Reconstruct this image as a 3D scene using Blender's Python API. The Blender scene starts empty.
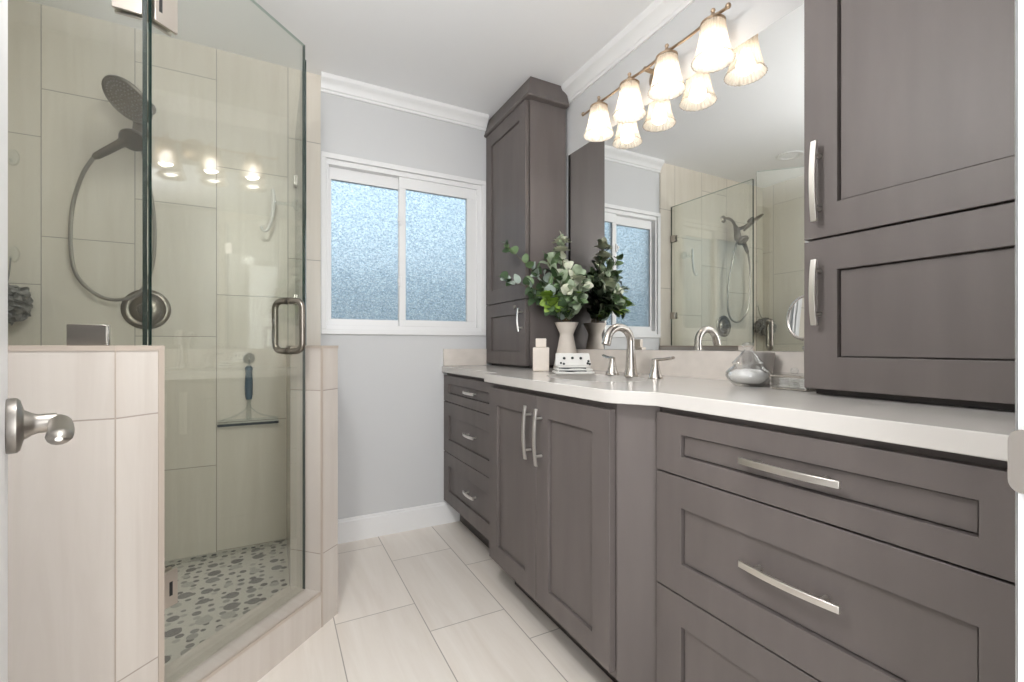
import bpy, bmesh, math, random
from mathutils import Vector, Matrix

# ------------------------------------------------------------------ camera, world, lights, exposure
S = bpy.context.scene
COL = S.collection
PI = math.pi
CAM_H = 1.03
cam_d = bpy.data.cameras.new('camera')
cam_d.sensor_width = 36.0
cam_d.sensor_fit = 'HORIZONTAL'
cam_d.lens = 454.8 / 1024 * 36
cam_d.shift_y = 4.6 / 1024
cam_d.clip_start = 0.02
cam = bpy.data.objects.new('camera', cam_d)
cam.location = (0, 0, CAM_H)
cam.rotation_euler = (PI / 2, 0, -0.4824)
COL.objects.link(cam)
S.camera = cam

S.view_settings.view_transform = 'Standard'
S.view_settings.look = 'None'
S.view_settings.gamma = 1.0
S.view_settings.use_curve_mapping = False
S.view_settings.exposure = 0.90
S.cycles.use_denoising = True
S.cycles.max_bounces = 12
S.cycles.diffuse_bounces = 6
S.cycles.glossy_bounces = 8
S.cycles.transparent_max_bounces = 24
S.cycles.transmission_bounces = 8
S.cycles.caustics_reflective = False
S.cycles.caustics_refractive = False
S.cycles.sample_clamp_indirect = 4.0

world = bpy.data.worlds.new('world')
S.world = world
world.use_nodes = True
wt = world.node_tree
wt.nodes.clear()
w_out = wt.nodes.new('ShaderNodeOutputWorld')
w_bg = wt.nodes.new('ShaderNodeBackground')
w_tc = wt.nodes.new('ShaderNodeTexCoord')
w_sep = wt.nodes.new('ShaderNodeSeparateXYZ')
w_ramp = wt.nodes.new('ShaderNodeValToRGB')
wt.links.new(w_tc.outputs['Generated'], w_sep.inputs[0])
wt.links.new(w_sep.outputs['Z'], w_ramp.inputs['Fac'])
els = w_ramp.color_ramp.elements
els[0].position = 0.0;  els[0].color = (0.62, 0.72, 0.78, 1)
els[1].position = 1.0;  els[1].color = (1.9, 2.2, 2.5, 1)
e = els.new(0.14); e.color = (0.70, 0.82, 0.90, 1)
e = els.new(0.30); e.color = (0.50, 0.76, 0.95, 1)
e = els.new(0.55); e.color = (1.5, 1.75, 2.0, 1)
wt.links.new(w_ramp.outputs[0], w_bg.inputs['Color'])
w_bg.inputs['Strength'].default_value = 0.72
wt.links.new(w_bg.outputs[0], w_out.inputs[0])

def area_light(name, loc, target, sx, sy, power, col):
    d = bpy.data.lights.new(name, 'AREA')
    d.shape = 'RECTANGLE'; d.size = sx; d.size_y = sy
    d.energy = power; d.color = col
    o = bpy.data.objects.new(name, d)
    o.location = loc
    o.rotation_euler = (Vector(target) - Vector(loc)).to_track_quat('-Z', 'Y').to_euler()
    COL.objects.link(o)
    return o

pd = bpy.data.lights.new('room_fill_light', 'POINT'); pd.energy = 17; pd.color = (1.0, 0.99, 0.975); pd.shadow_soft_size = 0.05  # added fill light hanging free below the ceiling, no fixture behind it
po = bpy.data.objects.new('room_fill_light', pd); po.location = (-0.10, 0.74, 1.92); COL.objects.link(po)
area_light('hall_fill_light', (0.30, -0.80, 1.25), (0.25, 1.6, 2.05), 1.7, 1.9, 32, (0.97, 0.985, 1.0))  # unseen fill panel behind the camera, added to brighten the room

# ------------------------------------------------------------------ helpers
def mat(name):
    m = bpy.data.materials.new(name)
    m.use_nodes = True
    nt = m.node_tree
    for n in list(nt.nodes):
        if n.type != 'OUTPUT_MATERIAL': nt.nodes.remove(n)
    out = [n for n in nt.nodes if n.type == 'OUTPUT_MATERIAL'][0]
    return m, nt, out

def N(nt, typ, **kw):
    n = nt.nodes.new(typ)
    for k, v in kw.items(): setattr(n, k, v)
    return n

def math_n(nt, op, a, b=None, c=None):
    n = N(nt, 'ShaderNodeMath', operation=op)
    for i, v in enumerate((a, b, c)):
        if v is None: continue
        if isinstance(v, (int, float)): n.inputs[i].default_value = v
        else: nt.links.new(v, n.inputs[i])
    return n.outputs[0]

def principled(nt, out, col=(0.8, 0.8, 0.8), rough=0.5, metal=0.0, **kw):
    p = N(nt, 'ShaderNodeBsdfPrincipled')
    p.inputs['Base Color'].default_value = (*col, 1)
    p.inputs['Roughness'].default_value = rough
    p.inputs['Metallic'].default_value = metal
    for k, v in kw.items(): p.inputs[k].default_value = v
    nt.links.new(p.outputs[0], out.inputs[0])
    return p

def plain(name, col, rough=0.5, metal=0.0, noise=0.0, scale=(20, 20, 20), bump=0.0, bscale=200, **kw):
    """Solid surface with an optional faint grain (noise on object position) and bump."""
    m, nt, out = mat(name)
    p = principled(nt, out, col, rough, metal, **kw)
    geo = N(nt, 'ShaderNodeNewGeometry')
    if noise:
        mp = N(nt, 'ShaderNodeVectorMath', operation='MULTIPLY')
        nt.links.new(geo.outputs['Position'], mp.inputs[0]); mp.inputs[1].default_value = scale
        nz = N(nt, 'ShaderNodeTexNoise'); nz.inputs['Scale'].default_value = 1.0; nz.inputs['Detail'].default_value = 4
        nt.links.new(mp.outputs[0], nz.inputs['Vector'])
        mx = N(nt, 'ShaderNodeMix', data_type='RGBA')
        nt.links.new(nz.outputs['Fac'], mx.inputs['Factor'])
        mx.inputs['A'].default_value = (*[c * (1 - noise) for c in col], 1)
        mx.inputs['B'].default_value = (*[min(1, c * (1 + noise)) for c in col], 1)
        nt.links.new(mx.outputs['Result'], p.inputs['Base Color'])
    if bump:
        nb = N(nt, 'ShaderNodeTexNoise'); nb.inputs['Scale'].default_value = bscale
        nt.links.new(geo.outputs['Position'], nb.inputs['Vector'])
        b = N(nt, 'ShaderNodeBump'); b.inputs['Strength'].default_value = bump; b.inputs['Distance'].default_value = 0.002
        nt.links.new(nb.outputs['Fac'], b.inputs['Height']); nt.links.new(b.outputs[0], p.inputs['Normal'])
    return m

def tile_mat(name, udir, vdir, W, u0, H, v0, shift, ca, cb, grout, gw=0.0013, rough=0.22, streak=(22, 1.6)):
    """Rectangular tiles in running thirds with soft mineral streaks along the tile length."""
    m, nt, out = mat(name)
    p = principled(nt, out, ca, rough)
    geo = N(nt, 'ShaderNodeNewGeometry')
    def dot(d):
        n = N(nt, 'ShaderNodeVectorMath', operation='DOT_PRODUCT')
        nt.links.new(geo.outputs['Position'], n.inputs[0]); n.inputs[1].default_value = d
        return n.outputs['Value']
    U, V = dot(udir), dot(vdir)
    u = math_n(nt, 'DIVIDE', math_n(nt, 'SUBTRACT', U, u0), W)
    col = math_n(nt, 'FLOOR', u)
    v = math_n(nt, 'SUBTRACT', math_n(nt, 'DIVIDE', math_n(nt, 'SUBTRACT', V, v0), H), math_n(nt, 'MULTIPLY', col, shift))
    row = math_n(nt, 'FLOOR', v)
    def edge(x, L):
        f = math_n(nt, 'SUBTRACT', x, math_n(nt, 'FLOOR', x))
        return math_n(nt, 'MULTIPLY', math_n(nt, 'MINIMUM', f, math_n(nt, 'SUBTRACT', 1.0, f)), L)
    d = math_n(nt, 'MINIMUM', edge(u, W), edge(v, H))
    mr = N(nt, 'ShaderNodeMapRange'); nt.links.new(d, mr.inputs['Value'])
    mr.inputs['From Min'].default_value = gw * 0.7; mr.inputs['From Max'].default_value = gw * 1.3
    cx = N(nt, 'ShaderNodeCombineXYZ'); nt.links.new(col, cx.inputs[0]); nt.links.new(row, cx.inputs[1])
    wn = N(nt, 'ShaderNodeTexWhiteNoise'); nt.links.new(cx.outputs[0], wn.inputs['Vector'])
    sv = N(nt, 'ShaderNodeCombineXYZ')
    nt.links.new(math_n(nt, 'MULTIPLY', U, streak[0]), sv.inputs[0])
    nt.links.new(math_n(nt, 'MULTIPLY', V, streak[1]), sv.inputs[1])
    nt.links.new(math_n(nt, 'MULTIPLY', wn.outputs['Value'], 40.0), sv.inputs[2])
    nz = N(nt, 'ShaderNodeTexNoise'); nz.inputs['Scale'].default_value = 1.0; nz.inputs['Detail'].default_value = 5
    nz.inputs['Roughness'].default_value = 0.6; nz.inputs['Distortion'].default_value = 0.6
    nt.links.new(sv.outputs[0], nz.inputs['Vector'])
    r = N(nt, 'ShaderNodeMapRange'); nt.links.new(nz.outputs['Fac'], r.inputs['Value'])
    r.inputs['From Min'].default_value = 0.32; r.inputs['From Max'].default_value = 0.68
    mx = N(nt, 'ShaderNodeMix', data_type='RGBA')
    nt.links.new(r.outputs[0], mx.inputs['Factor'])
    mx.inputs['A'].default_value = (*ca, 1); mx.inputs['B'].default_value = (*cb, 1)
    br = N(nt, 'ShaderNodeMix', data_type='RGBA', blend_type='MULTIPLY'); br.inputs['Factor'].default_value = 1.0
    nt.links.new(mx.outputs['Result'], br.inputs['A'])
    tone = math_n(nt, 'MULTIPLY_ADD', wn.outputs['Value'], 0.06, 0.96)
    cc = N(nt, 'ShaderNodeCombineColor'); [nt.links.new(tone, cc.inputs[i]) for i in range(3)]
    nt.links.new(cc.outputs[0], br.inputs['B'])
    fx = N(nt, 'ShaderNodeMix', data_type='RGBA'); nt.links.new(mr.outputs[0], fx.inputs['Factor'])
    fx.inputs['A'].default_value = (*grout, 1); nt.links.new(br.outputs['Result'], fx.inputs['B'])
    nt.links.new(fx.outputs['Result'], p.inputs['Base Color'])
    b = N(nt, 'ShaderNodeBump'); b.inputs['Strength'].default_value = 0.4; b.inputs['Distance'].default_value = 0.001
    nt.links.new(mr.outputs[0], b.inputs['Height']); nt.links.new(b.outputs[0], p.inputs['Normal'])
    return m

class MB:
    """Collects shapes into one mesh, in world coordinates."""
    def __init__(self): self.bm = bmesh.new()
    def quad(self, vs, mi=0, smooth=False):
        f = self.bm.faces.new(vs); f.material_index = mi; f.smooth = smooth; return f
    def box(self, x0, x1, y0, y1, z0, z1, mi=0):
        v = [self.bm.verts.new((x, y, z)) for x in (x0, x1) for y in (y0, y1) for z in (z0, z1)]
        for a in ((0,1,3,2), (4,6,7,5), (0,4,5,1), (2,3,7,6), (0,2,6,4), (1,5,7,3)): self.quad([v[i] for i in a], mi)
        return self
    def prism(self, pts, z0, z1, mi=0, mi_side=None):
        n = len(pts)
        a = [self.bm.verts.new((p[0], p[1], z0)) for p in pts]
        b = [self.bm.verts.new((p[0], p[1], z1)) for p in pts]
        self.quad(a[::-1], mi); self.quad(b, mi)
        for i in range(n): self.quad([a[i], a[(i+1)%n], b[(i+1)%n], b[i]], mi if mi_side is None else mi_side[i])
        return self
    def sweep(self, rings, closed=True, cap=True, mi=0, smooth=True, loop=False):
        R = [[self.bm.verts.new(p) for p in r] for r in rings]
        n = len(R[0])
        for i in range(len(R) - (0 if loop else 1)):
            r0, r1 = R[i], R[(i+1) % len(R)]
            for k in range(n if closed else n - 1):
                self.quad([r0[k], r0[(k+1)%n], r1[(k+1)%n], r1[k]], mi, smooth)
        if cap and closed and not loop:
            self.quad(R[0][::-1], mi); self.quad(R[-1], mi)
        return self
    def tube(self, pts, rad, seg=10, mi=0, loop=False, cap=True):
        pts = [Vector(p) for p in pts]; n = len(pts)
        rads = rad if isinstance(rad, (list, tuple)) else [rad] * n
        rings = []; up = None
        for i, p in enumerate(pts):
            if loop: t = pts[(i+1) % n] - pts[i-1]
            else: t = pts[min(i+1, n-1)] - pts[max(i-1, 0)]
            t.normalize()
            if up is None:
                up = t.orthogonal().normalized()
            up = (up - t * up.dot(t))
            if up.length < 1e-6: up = t.orthogonal()
            up.normalize(); s = t.cross(up)
            rings.append([p + (up * math.cos(2*PI*k/seg) + s * math.sin(2*PI*k/seg)) * rads[i] for k in range(seg)])
        return self.sweep(rings, mi=mi, loop=loop, cap=cap)
    def lathe(self, prof, base, axis=(0, 0, 1), seg=32, mi=0, flute=0.0, nfl=24, sx=1.0, sy=1.0, cap=True, u=None):
        """prof: (radius, height) list along axis from base."""
        ax = Vector(axis).normalized(); base = Vector(base)
        if u is None: u = Vector((1, 0, 0)) if abs(ax.z) > 0.9 else ax.orthogonal().normalized()
        u = Vector(u); w = ax.cross(u)
        rings = []
        for r, h in prof:
            rr = max(r, 1e-5)
            rings.append([base + ax * h + (u * (math.cos(2*PI*k/seg) * sx) + w * (math.sin(2*PI*k/seg) * sy)) * rr * (1 + flute * math.cos(nfl * 2*PI*k/seg)) for k in range(seg)])
        return self.sweep(rings, mi=mi, cap=cap)
    def ball(self, c, r, seg=20, mi=0, sz=1.0):
        prof = [(r * math.sin(PI*i/12), -r * sz * math.cos(PI*i/12)) for i in range(13)]
        return self.lathe(prof, c, seg=seg, mi=mi)
    def profile(self, prof, p0, p1, nrm, mi=0, smooth=False):
        """extrude a closed profile [(out, z)] from p0 to p1; `out` is along nrm."""
        nrm = Vector(nrm)
        rings = [[Vector((p[0], p[1], 0)) + nrm * o + Vector((0, 0, z)) for o, z in prof] for p in (p0, p1)]
        return self.sweep(rings, mi=mi, smooth=smooth)
    def build(self, name, mats, parent=None, loc=None, bevel=0.0, sharp=35, bseg=2):
        bm = self.bm
        bmesh.ops.remove_doubles(bm, verts=bm.verts, dist=1e-6)
        bmesh.ops.recalc_face_normals(bm, faces=bm.faces)
        off = Vector((0, 0, 0))
        q = parent
        while q is not None: off += q.location; q = q.parent
        if parent is None and loc is not None: off = Vector(loc)
        bmesh.ops.translate(bm, verts=bm.verts, vec=-off)
        me = bpy.data.meshes.new(name)
        bm.to_mesh(me); bm.free()
        for m in (mats if isinstance(mats, (list, tuple)) else [mats]): me.materials.append(m)
        try: me.set_sharp_from_angle(angle=math.radians(sharp))
        except Exception: pass
        o = bpy.data.objects.new(name, me)
        COL.objects.link(o)
        if parent is not None: o.parent = parent
        elif loc is not None: o.location = loc
        if bevel:
            b = o.modifiers.new('bevel', 'BEVEL'); b.width = bevel; b.segments = bseg; b.limit_method = 'ANGLE'; b.angle_limit = math.radians(40)
        return o

def tag(o, label=None, cat=None, group=None, kind=None):
    if label: o['label'] = label
    if cat: o['category'] = cat
    if group: o['group'] = group
    if kind: o['kind'] = kind
    return o

def thing(name, loc, label, cat, group=None, kind=None):
    o = bpy.data.objects.new(name, None)
    o.empty_display_size = 0.05
    o.location = loc
    COL.objects.link(o)
    return tag(o, label, cat, group, kind)

def struct(o, label, cat): return tag(o, label, cat, kind='structure')

def arc(c, r, a0, a1, n, ax1, ax2):
    c = Vector(c); ax1 = Vector(ax1); ax2 = Vector(ax2)
    return [c + ax1 * (r * math.cos(a0 + (a1-a0)*i/n)) + ax2 * (r * math.sin(a0 + (a1-a0)*i/n)) for i in range(n+1)]

def spline(pts, n=8):
    P = [Vector(p) for p in pts]; out = []
    for i in range(len(P)-1):
        p0, p1, p2, p3 = P[max(i-1, 0)], P[i], P[i+1], P[min(i+2, len(P)-1)]
        for k in range(n):
            t = k / n
            out.append(0.5*((2*p1) + (p2-p0)*t + (2*p0-5*p1+4*p2-p3)*t*t + (3*p1-p0-3*p2+p3)*t**3))
    out.append(P[-1]); return out

# ------------------------------------------------------------------ materials
M = {}
M['paint'] = plain('wall_paint', (0.60, 0.605, 0.61), 0.65, bump=0.15, bscale=250)
M['ceiling'] = plain('ceiling_paint', (0.88, 0.885, 0.895), 0.8, bump=0.1, bscale=200)
M['trim'] = plain('white_trim_paint', (0.80, 0.80, 0.80), 0.35)
M['vinyl'] = plain('white_vinyl', (0.82, 0.82, 0.82), 0.3)
M['wood'] = plain('grey_stained_maple', (0.128, 0.111, 0.105), 0.44, noise=0.22, scale=(14, 14, 2.2), bump=0.05, bscale=300, **{'Specular IOR Level': 0.30})
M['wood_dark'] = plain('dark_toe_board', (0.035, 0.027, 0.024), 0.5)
M['quartz'] = plain('cream_quartz', (0.60, 0.575, 0.545), 0.16, noise=0.06, scale=(5, 5, 5))
M['splash'] = plain('cream_quartz_splash', (0.68, 0.63, 0.58), 0.2, noise=0.16, scale=(12, 12, 16))
M['nickel_light'] = plain('satin_pull_nickel', (0.78, 0.75, 0.71), 0.32, 1.0)
M['nickel'] = plain('brushed_nickel', (0.55, 0.51, 0.47), 0.24, 1.0)
M['lever'] = plain('satin_lever_nickel', (0.36, 0.335, 0.305), 0.36, 1.0)
M['bronze'] = plain('dark_nickel', (0.23, 0.205, 0.175), 0.34, 1.0)
M['hinge'] = plain('satin_hinge_nickel', (0.60, 0.55, 0.49), 0.36, 1.0)
M['hose'] = plain('steel_hose', (0.40, 0.375, 0.34), 0.3, 1.0)
M['lamp_bar'] = plain('champagne_bronze', (0.45, 0.34, 0.24), 0.35, 1.0)
M['black'] = plain('black_gap', (0.012, 0.012, 0.012), 0.6)
M['porcelain'] = plain('white_porcelain', (0.82, 0.81, 0.79), 0.12)
M['ceramic'] = plain('matte_cream_ceramic', (0.73, 0.66, 0.59), 0.6, noise=0.04, scale=(60, 60, 60))
M['white_plastic'] = plain('white_plastic', (0.78, 0.76, 0.72), 0.4)
M['cloth'] = plain('white_terry', (0.74, 0.73, 0.70), 0.9, bump=0.5, bscale=400)
M['cloth_dark'] = plain('charcoal_print', (0.03, 0.035, 0.035), 0.9)
M['cloth_blue'] = plain('pale_print', (0.52, 0.58, 0.56), 0.9)
M['cotton'] = plain('white_cotton', (0.85, 0.84, 0.82), 0.95, bump=0.6, bscale=150)
M['grey_metal'] = plain('grey_pewter', (0.42, 0.395, 0.37), 0.45, 0.5)
M['mesh_grey'] = plain('grey_netting', (0.27, 0.26, 0.245), 0.8, noise=0.3, scale=(80, 80, 80))
M['teal'] = plain('slate_blue_rubber', (0.055, 0.105, 0.15), 0.4)
M['rubber'] = plain('dark_rubber', (0.02, 0.035, 0.05), 0.5)
M['strip'] = plain('beige_edge_strip', (0.46, 0.39, 0.33), 0.4)
M['tile_b'] = tile_mat('shower_tile_back', (1, 0, 0), (0, 0, 1), 0.2985, 0.062, 0.597, 0.269, 0.328, (0.68, 0.625, 0.54), (0.74, 0.69, 0.61), (0.33, 0.30, 0.26), gw=0.0016, rough=0.36)
M['tile_l'] = tile_mat('shower_tile_left', (0, 1, 0), (0, 0, 1), 0.2985, 0.03, 0.597, 0.269, 0.328, (0.68, 0.625, 0.54), (0.74, 0.69, 0.61), (0.33, 0.30, 0.26), gw=0.0016, rough=0.36)
M['tile_p'] = tile_mat('half_wall_tile', (0.8, 0.6, 0), (0, 0, 1), 50.0, -25.3, 0.598, 0.267, 0.0, (0.56, 0.505, 0.455), (0.615, 0.565, 0.515), (0.36, 0.31, 0.27), gw=0.0016)
M['floor'] = tile_mat('floor_tile', (1, 0, 0), (0, 1, 0), 0.2985, 0.2, 0.603, 1.79, 0.6667, (0.78, 0.715, 0.64), (0.86, 0.805, 0.74), (0.40, 0.355, 0.31), gw=0.0018, rough=0.3, streak=(16, 1.4))

# pebble mosaic: flat round stones of two sizes in pale grout
m, nt, out = mat('pebble_mosaic'); p = principled(nt, out, (0.5, 0.5, 0.5), 0.45)
geo = N(nt, 'ShaderNodeNewGeometry')
def stones(scale, rmin, rmax, seed):
    mp = N(nt, 'ShaderNodeMapping'); mp.inputs['Location'].default_value = (seed, seed*1.7, 0); mp.inputs['Scale'].default_value = (scale, scale, 0)
    nt.links.new(geo.outputs['Position'], mp.inputs['Vector'])
    v = N(nt, 'ShaderNodeTexVoronoi', voronoi_dimensions='2D'); v.inputs['Scale'].default_value = 1.0; v.inputs['Randomness'].default_value = 0.42
    nt.links.new(mp.outputs[0], v.inputs['Vector'])
    sc = N(nt, 'ShaderNodeSeparateColor'); nt.links.new(v.outputs['Color'], sc.inputs[0])
    rad = math_n(nt, 'MULTIPLY_ADD', sc.outputs[0], rmax - rmin, rmin)
    on = math_n(nt, 'LESS_THAN', sc.outputs[2], 0.92)
    return math_n(nt, 'MULTIPLY', on, math_n(nt, 'LESS_THAN', v.outputs['Distance'], rad)), sc.outputs[1]
base = (0.55, 0.535, 0.49)
prev = None
for scale, r0, r1, seed in ((25, 0.20, 0.33, 5.3), (12.5, 0.17, 0.34, 2.1)):
    mask, rnd = stones(scale, r0, r1, seed)
    rp = N(nt, 'ShaderNodeValToRGB'); nt.links.new(rnd, rp.inputs['Fac'])
    rp.color_ramp.interpolation = 'CONSTANT'
    E_ = rp.color_ramp.elements
    E_[0].position = 0; E_[0].color = (0.055, 0.055, 0.058, 1)
    E_[1].position = 0.8; E_[1].color = (0.36, 0.35, 0.325, 1)
    for ps, c in ((0.28, (0.10, 0.10, 0.102, 1)), (0.5, (0.17, 0.17, 0.168, 1)), (0.7, (0.26, 0.255, 0.24, 1))):
        q = E_.new(ps); q.color = c
    mx = N(nt, 'ShaderNodeMix', data_type='RGBA'); nt.links.new(mask, mx.inputs['Factor'])
    if prev is None: mx.inputs['A'].default_value = (*base, 1)
    else: nt.links.new(prev, mx.inputs['A'])
    nt.links.new(rp.outputs[0], mx.inputs['B']); prev = mx.outputs['Result']
nt.links.new(prev, p.inputs['Base Color'])
M['pebble'] = m

# silvered mirror
m, nt, out = mat('silver_mirror'); principled(nt, out, (0.90, 0.91, 0.90), 0.0, 1.0); M['mirror'] = m

def clear_glass(name, tint, base=0.05, rough=0.0):
    m, nt, out = mat(name)
    tr = N(nt, 'ShaderNodeBsdfTransparent'); tr.inputs[0].default_value = (*tint, 1)
    gl = N(nt, 'ShaderNodeBsdfGlossy'); gl.inputs['Roughness'].default_value = rough
    lw = N(nt, 'ShaderNodeLayerWeight'); lw.inputs['Blend'].default_value = 0.5
    f = math_n(nt, 'MULTIPLY_ADD', math_n(nt, 'POWER', lw.outputs['Facing'], 5.0), 0.9, base)
    mx = N(nt, 'ShaderNodeMixShader'); nt.links.new(f, mx.inputs[0]); nt.links.new(tr.outputs[0], mx.inputs[1]); nt.links.new(gl.outputs[0], mx.inputs[2])
    nt.links.new(mx.outputs[0], out.inputs[0]); return m
M['glass'] = clear_glass('shower_glass', (0.968, 0.982, 0.958), 0.115)
m, nt, out = mat('jar_glass')
tr = N(nt, 'ShaderNodeBsdfTransparent'); gl = N(nt, 'ShaderNodeBsdfGlossy'); gl.inputs['Roughness'].default_value = 0.02
lw = N(nt, 'ShaderNodeLayerWeight'); lw.inputs['Blend'].default_value = 0.5
mxc = N(nt, 'ShaderNodeMix', data_type='RGBA'); mxc.inputs['A'].default_value = (0.99, 0.992, 0.99, 1); mxc.inputs['B'].default_value = (0.74, 0.77, 0.76, 1)
nt.links.new(math_n(nt, 'POWER', lw.outputs['Facing'], 4.0), mxc.inputs['Factor']); nt.links.new(mxc.outputs['Result'], tr.inputs[0])
f = math_n(nt, 'MULTIPLY_ADD', math_n(nt, 'POWER', lw.outputs['Facing'], 3.0), 0.75, 0.10)
mx = N(nt, 'ShaderNodeMixShader'); nt.links.new(f, mx.inputs[0]); nt.links.new(tr.outputs[0], mx.inputs[1]); nt.links.new(gl.outputs[0], mx.inputs[2])
nt.links.new(mx.outputs[0], out.inputs[0]); M['jar_glass'] = m
M['acrylic'] = clear_glass('clear_plastic', (0.965, 0.98, 0.98), 0.07)
M['pad'] = plain('pale_adhesive_pad', (0.64, 0.61, 0.54), 0.4)
M['glass_edge'] = plain('glass_edge', (0.012, 0.03, 0.026), 0.12)
M['glass_edge_light'] = plain('polished_glass_edge', (0.45, 0.55, 0.52), 0.15)

# obscure pebbled window glass
m, nt, out = mat('obscure_window_glass')
geo = N(nt, 'ShaderNodeNewGeometry')
mp = N(nt, 'ShaderNodeMapping'); mp.inputs['Scale'].default_value = (1.0, 1.0, 1.35); mp.inputs['Rotation'].default_value = (0, 0.5, 0)
nt.links.new(geo.outputs['Position'], mp.inputs['Vector'])
nz = N(nt, 'ShaderNodeTexNoise'); nz.inputs['Scale'].default_value = 105; nz.inputs['Detail'].default_value = 1.5; nz.inputs['Distortion'].default_value = 1.2
nt.links.new(mp.outputs[0], nz.inputs['Vector'])
b = N(nt, 'ShaderNodeBump'); b.inputs['Strength'].default_value = 0.8; b.inputs['Distance'].default_value = 0.008
nt.links.new(nz.outputs['Fac'], b.inputs['Height'])
rf = N(nt, 'ShaderNodeBsdfRefraction'); rf.inputs['IOR'].default_value = 1.25; rf.inputs['Roughness'].default_value = 0.03; rf.inputs[0].default_value = (0.97, 0.99, 1, 1)
pr_ = N(nt, 'ShaderNodeValToRGB'); nt.links.new(nz.outputs['Fac'], pr_.inputs['Fac'])
pr_.color_ramp.elements[0].position = 0.36; pr_.color_ramp.elements[0].color = (0.58, 0.64, 0.68, 1)
pr_.color_ramp.elements[1].position = 0.60; pr_.color_ramp.elements[1].color = (1, 1, 1, 1)
nt.links.new(pr_.outputs[0], rf.inputs[0])
gl = N(nt, 'ShaderNodeBsdfGlossy'); gl.inputs['Roughness'].default_value = 0.15
tr = N(nt, 'ShaderNodeBsdfTransparent')
nt.links.new(b.outputs[0], rf.inputs['Normal']); nt.links.new(b.outputs[0], gl.inputs['Normal'])
m1 = N(nt, 'ShaderNodeMixShader'); m1.inputs[0].default_value = 0.06; nt.links.new(rf.outputs[0], m1.inputs[1]); nt.links.new(gl.outputs[0], m1.inputs[2])
m2 = N(nt, 'ShaderNodeMixShader'); m2.inputs[0].default_value = 0.22; nt.links.new(m1.outputs[0], m2.inputs[1]); nt.links.new(tr.outputs[0], m2.inputs[2])
nt.links.new(m2.outputs[0], out.inputs[0]); M['pane'] = m

# frosted ribbed lamp glass and bulb
m, nt, out = mat('frosted_ribbed_glass')
tl = N(nt, 'ShaderNodeBsdfTranslucent'); tl.inputs[0].default_value = (0.42, 0.365, 0.30, 1)
df = N(nt, 'ShaderNodeBsdfDiffuse'); df.inputs[0].default_value = (0.85, 0.80, 0.72, 1)
tr = N(nt, 'ShaderNodeBsdfTransparent')
a = N(nt, 'ShaderNodeMixShader'); a.inputs[0].default_value = 0.3; nt.links.new(tl.outputs[0], a.inputs[1]); nt.links.new(df.outputs[0], a.inputs[2])
b2 = N(nt, 'ShaderNodeMixShader'); b2.inputs[0].default_value = 0.34; nt.links.new(a.outputs[0], b2.inputs[1]); nt.links.new(tr.outputs[0], b2.inputs[2])
nt.links.new(b2.outputs[0], out.inputs[0]); M['shade'] = m
m, nt, out = mat('lit_bulb'); em = N(nt, 'ShaderNodeEmission'); em.inputs[0].default_value = (1.0, 0.945, 0.875, 1); em.inputs[1].default_value = 19.0
nt.links.new(em.outputs[0], out.inputs[0]); M['bulb'] = m

# leaves
for nm, c in (('leaf_dark', (0.045, 0.085, 0.035)), ('leaf_mid', (0.12, 0.19, 0.085)), ('leaf_sage', (0.30, 0.37, 0.25)), ('leaf_pale', (0.60, 0.62, 0.49)), ('leaf_lime', (0.26, 0.40, 0.06)), ('leaf_blue', (0.35, 0.42, 0.37))):
    M[nm] = plain(nm, c, 0.5, noise=0.25, scale=(40, 40, 40))
M['stem'] = plain('plant_stem', (0.14, 0.10, 0.05), 0.7)
M['fence'] = plain('garden_wall_render', (0.36, 0.40, 0.41), 0.9, noise=0.8, scale=(5, 5, 5))
M['ground'] = plain('garden_ground', (0.25, 0.24, 0.22), 0.9, noise=0.2, scale=(4, 4, 4))

# ------------------------------------------------------------------ room shell
XL, XR, YF, YB, ZC = -1.02, 1.40, 0.16, 2.522, 2.41
WX0, WX1, WZ0, WZ1 = 0.236, 1.116, 1.112, 2.0       # hole for the window
struct(MB().box(-1.15, 1.55, -1.5, YB + 0.12, -0.1, 0.0).build('floor', M['floor']), 'cream stone look floor tiles laid in thirds', 'floor')
struct(MB().box(-1.15, 1.55, -1.5, YB + 0.12, ZC, ZC + 0.1).build('ceiling', M['ceiling']), 'flat white painted ceiling', 'ceiling')
b = MB()
b.box(-1.15, WX0, YB, YB + 0.12, 0, ZC); b.box(WX1, 1.55, YB, YB + 0.12, 0, ZC)
b.box(WX0, WX1, YB, YB + 0.12, 0, WZ0); b.box(WX0, WX1, YB, YB + 0.12, WZ1, ZC)
struct(b.build('wall_back', M['paint']), 'pale grey painted wall with the window', 'wall')
struct(MB().box(XR, XR + 0.12, -1.5, YB, 0, ZC).build('wall_right', M['paint']), 'pale grey wall behind the vanity mirror', 'wall')
struct(MB().box(XL - 0.12, XL, -1.5, YB, 0, ZC).build('wall_left', M['paint']), 'pale grey wall left of the room door', 'wall')
JX0, JX1 = -0.10, 0.660
b = MB(); b.box(XL, JX0 - 0.02, 0.06, YF, 0, ZC); b.box(JX1 + 0.02, XR, 0.06, YF, 0, ZC); b.box(JX0 - 0.02, JX1 + 0.02, 0.06, YF, 2.06, ZC)
struct(b.build('wall_front', M['paint']), 'pale grey wall around the doorway', 'wall')
struct(MB().box(XL - 0.12, XR + 0.12, -1.6, -1.5, 0, ZC).build('wall_hall', M['paint']), 'pale grey hall wall beyond the doorway', 'wall')
# shower tile skins
struct(MB().box(XL, 0.212, YB - 0.010, YB, 0, ZC).build('wall_shower_back', M['tile_b']), 'cream tall tiles on the back wall of the shower', 'wall')
struct(MB().box(XL, XL + 0.010, 1.326, YB - 0.010, 0, ZC).build('wall_shower_side', M['tile_l']), 'cream tall tiles on the side wall of the shower', 'wall')
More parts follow.
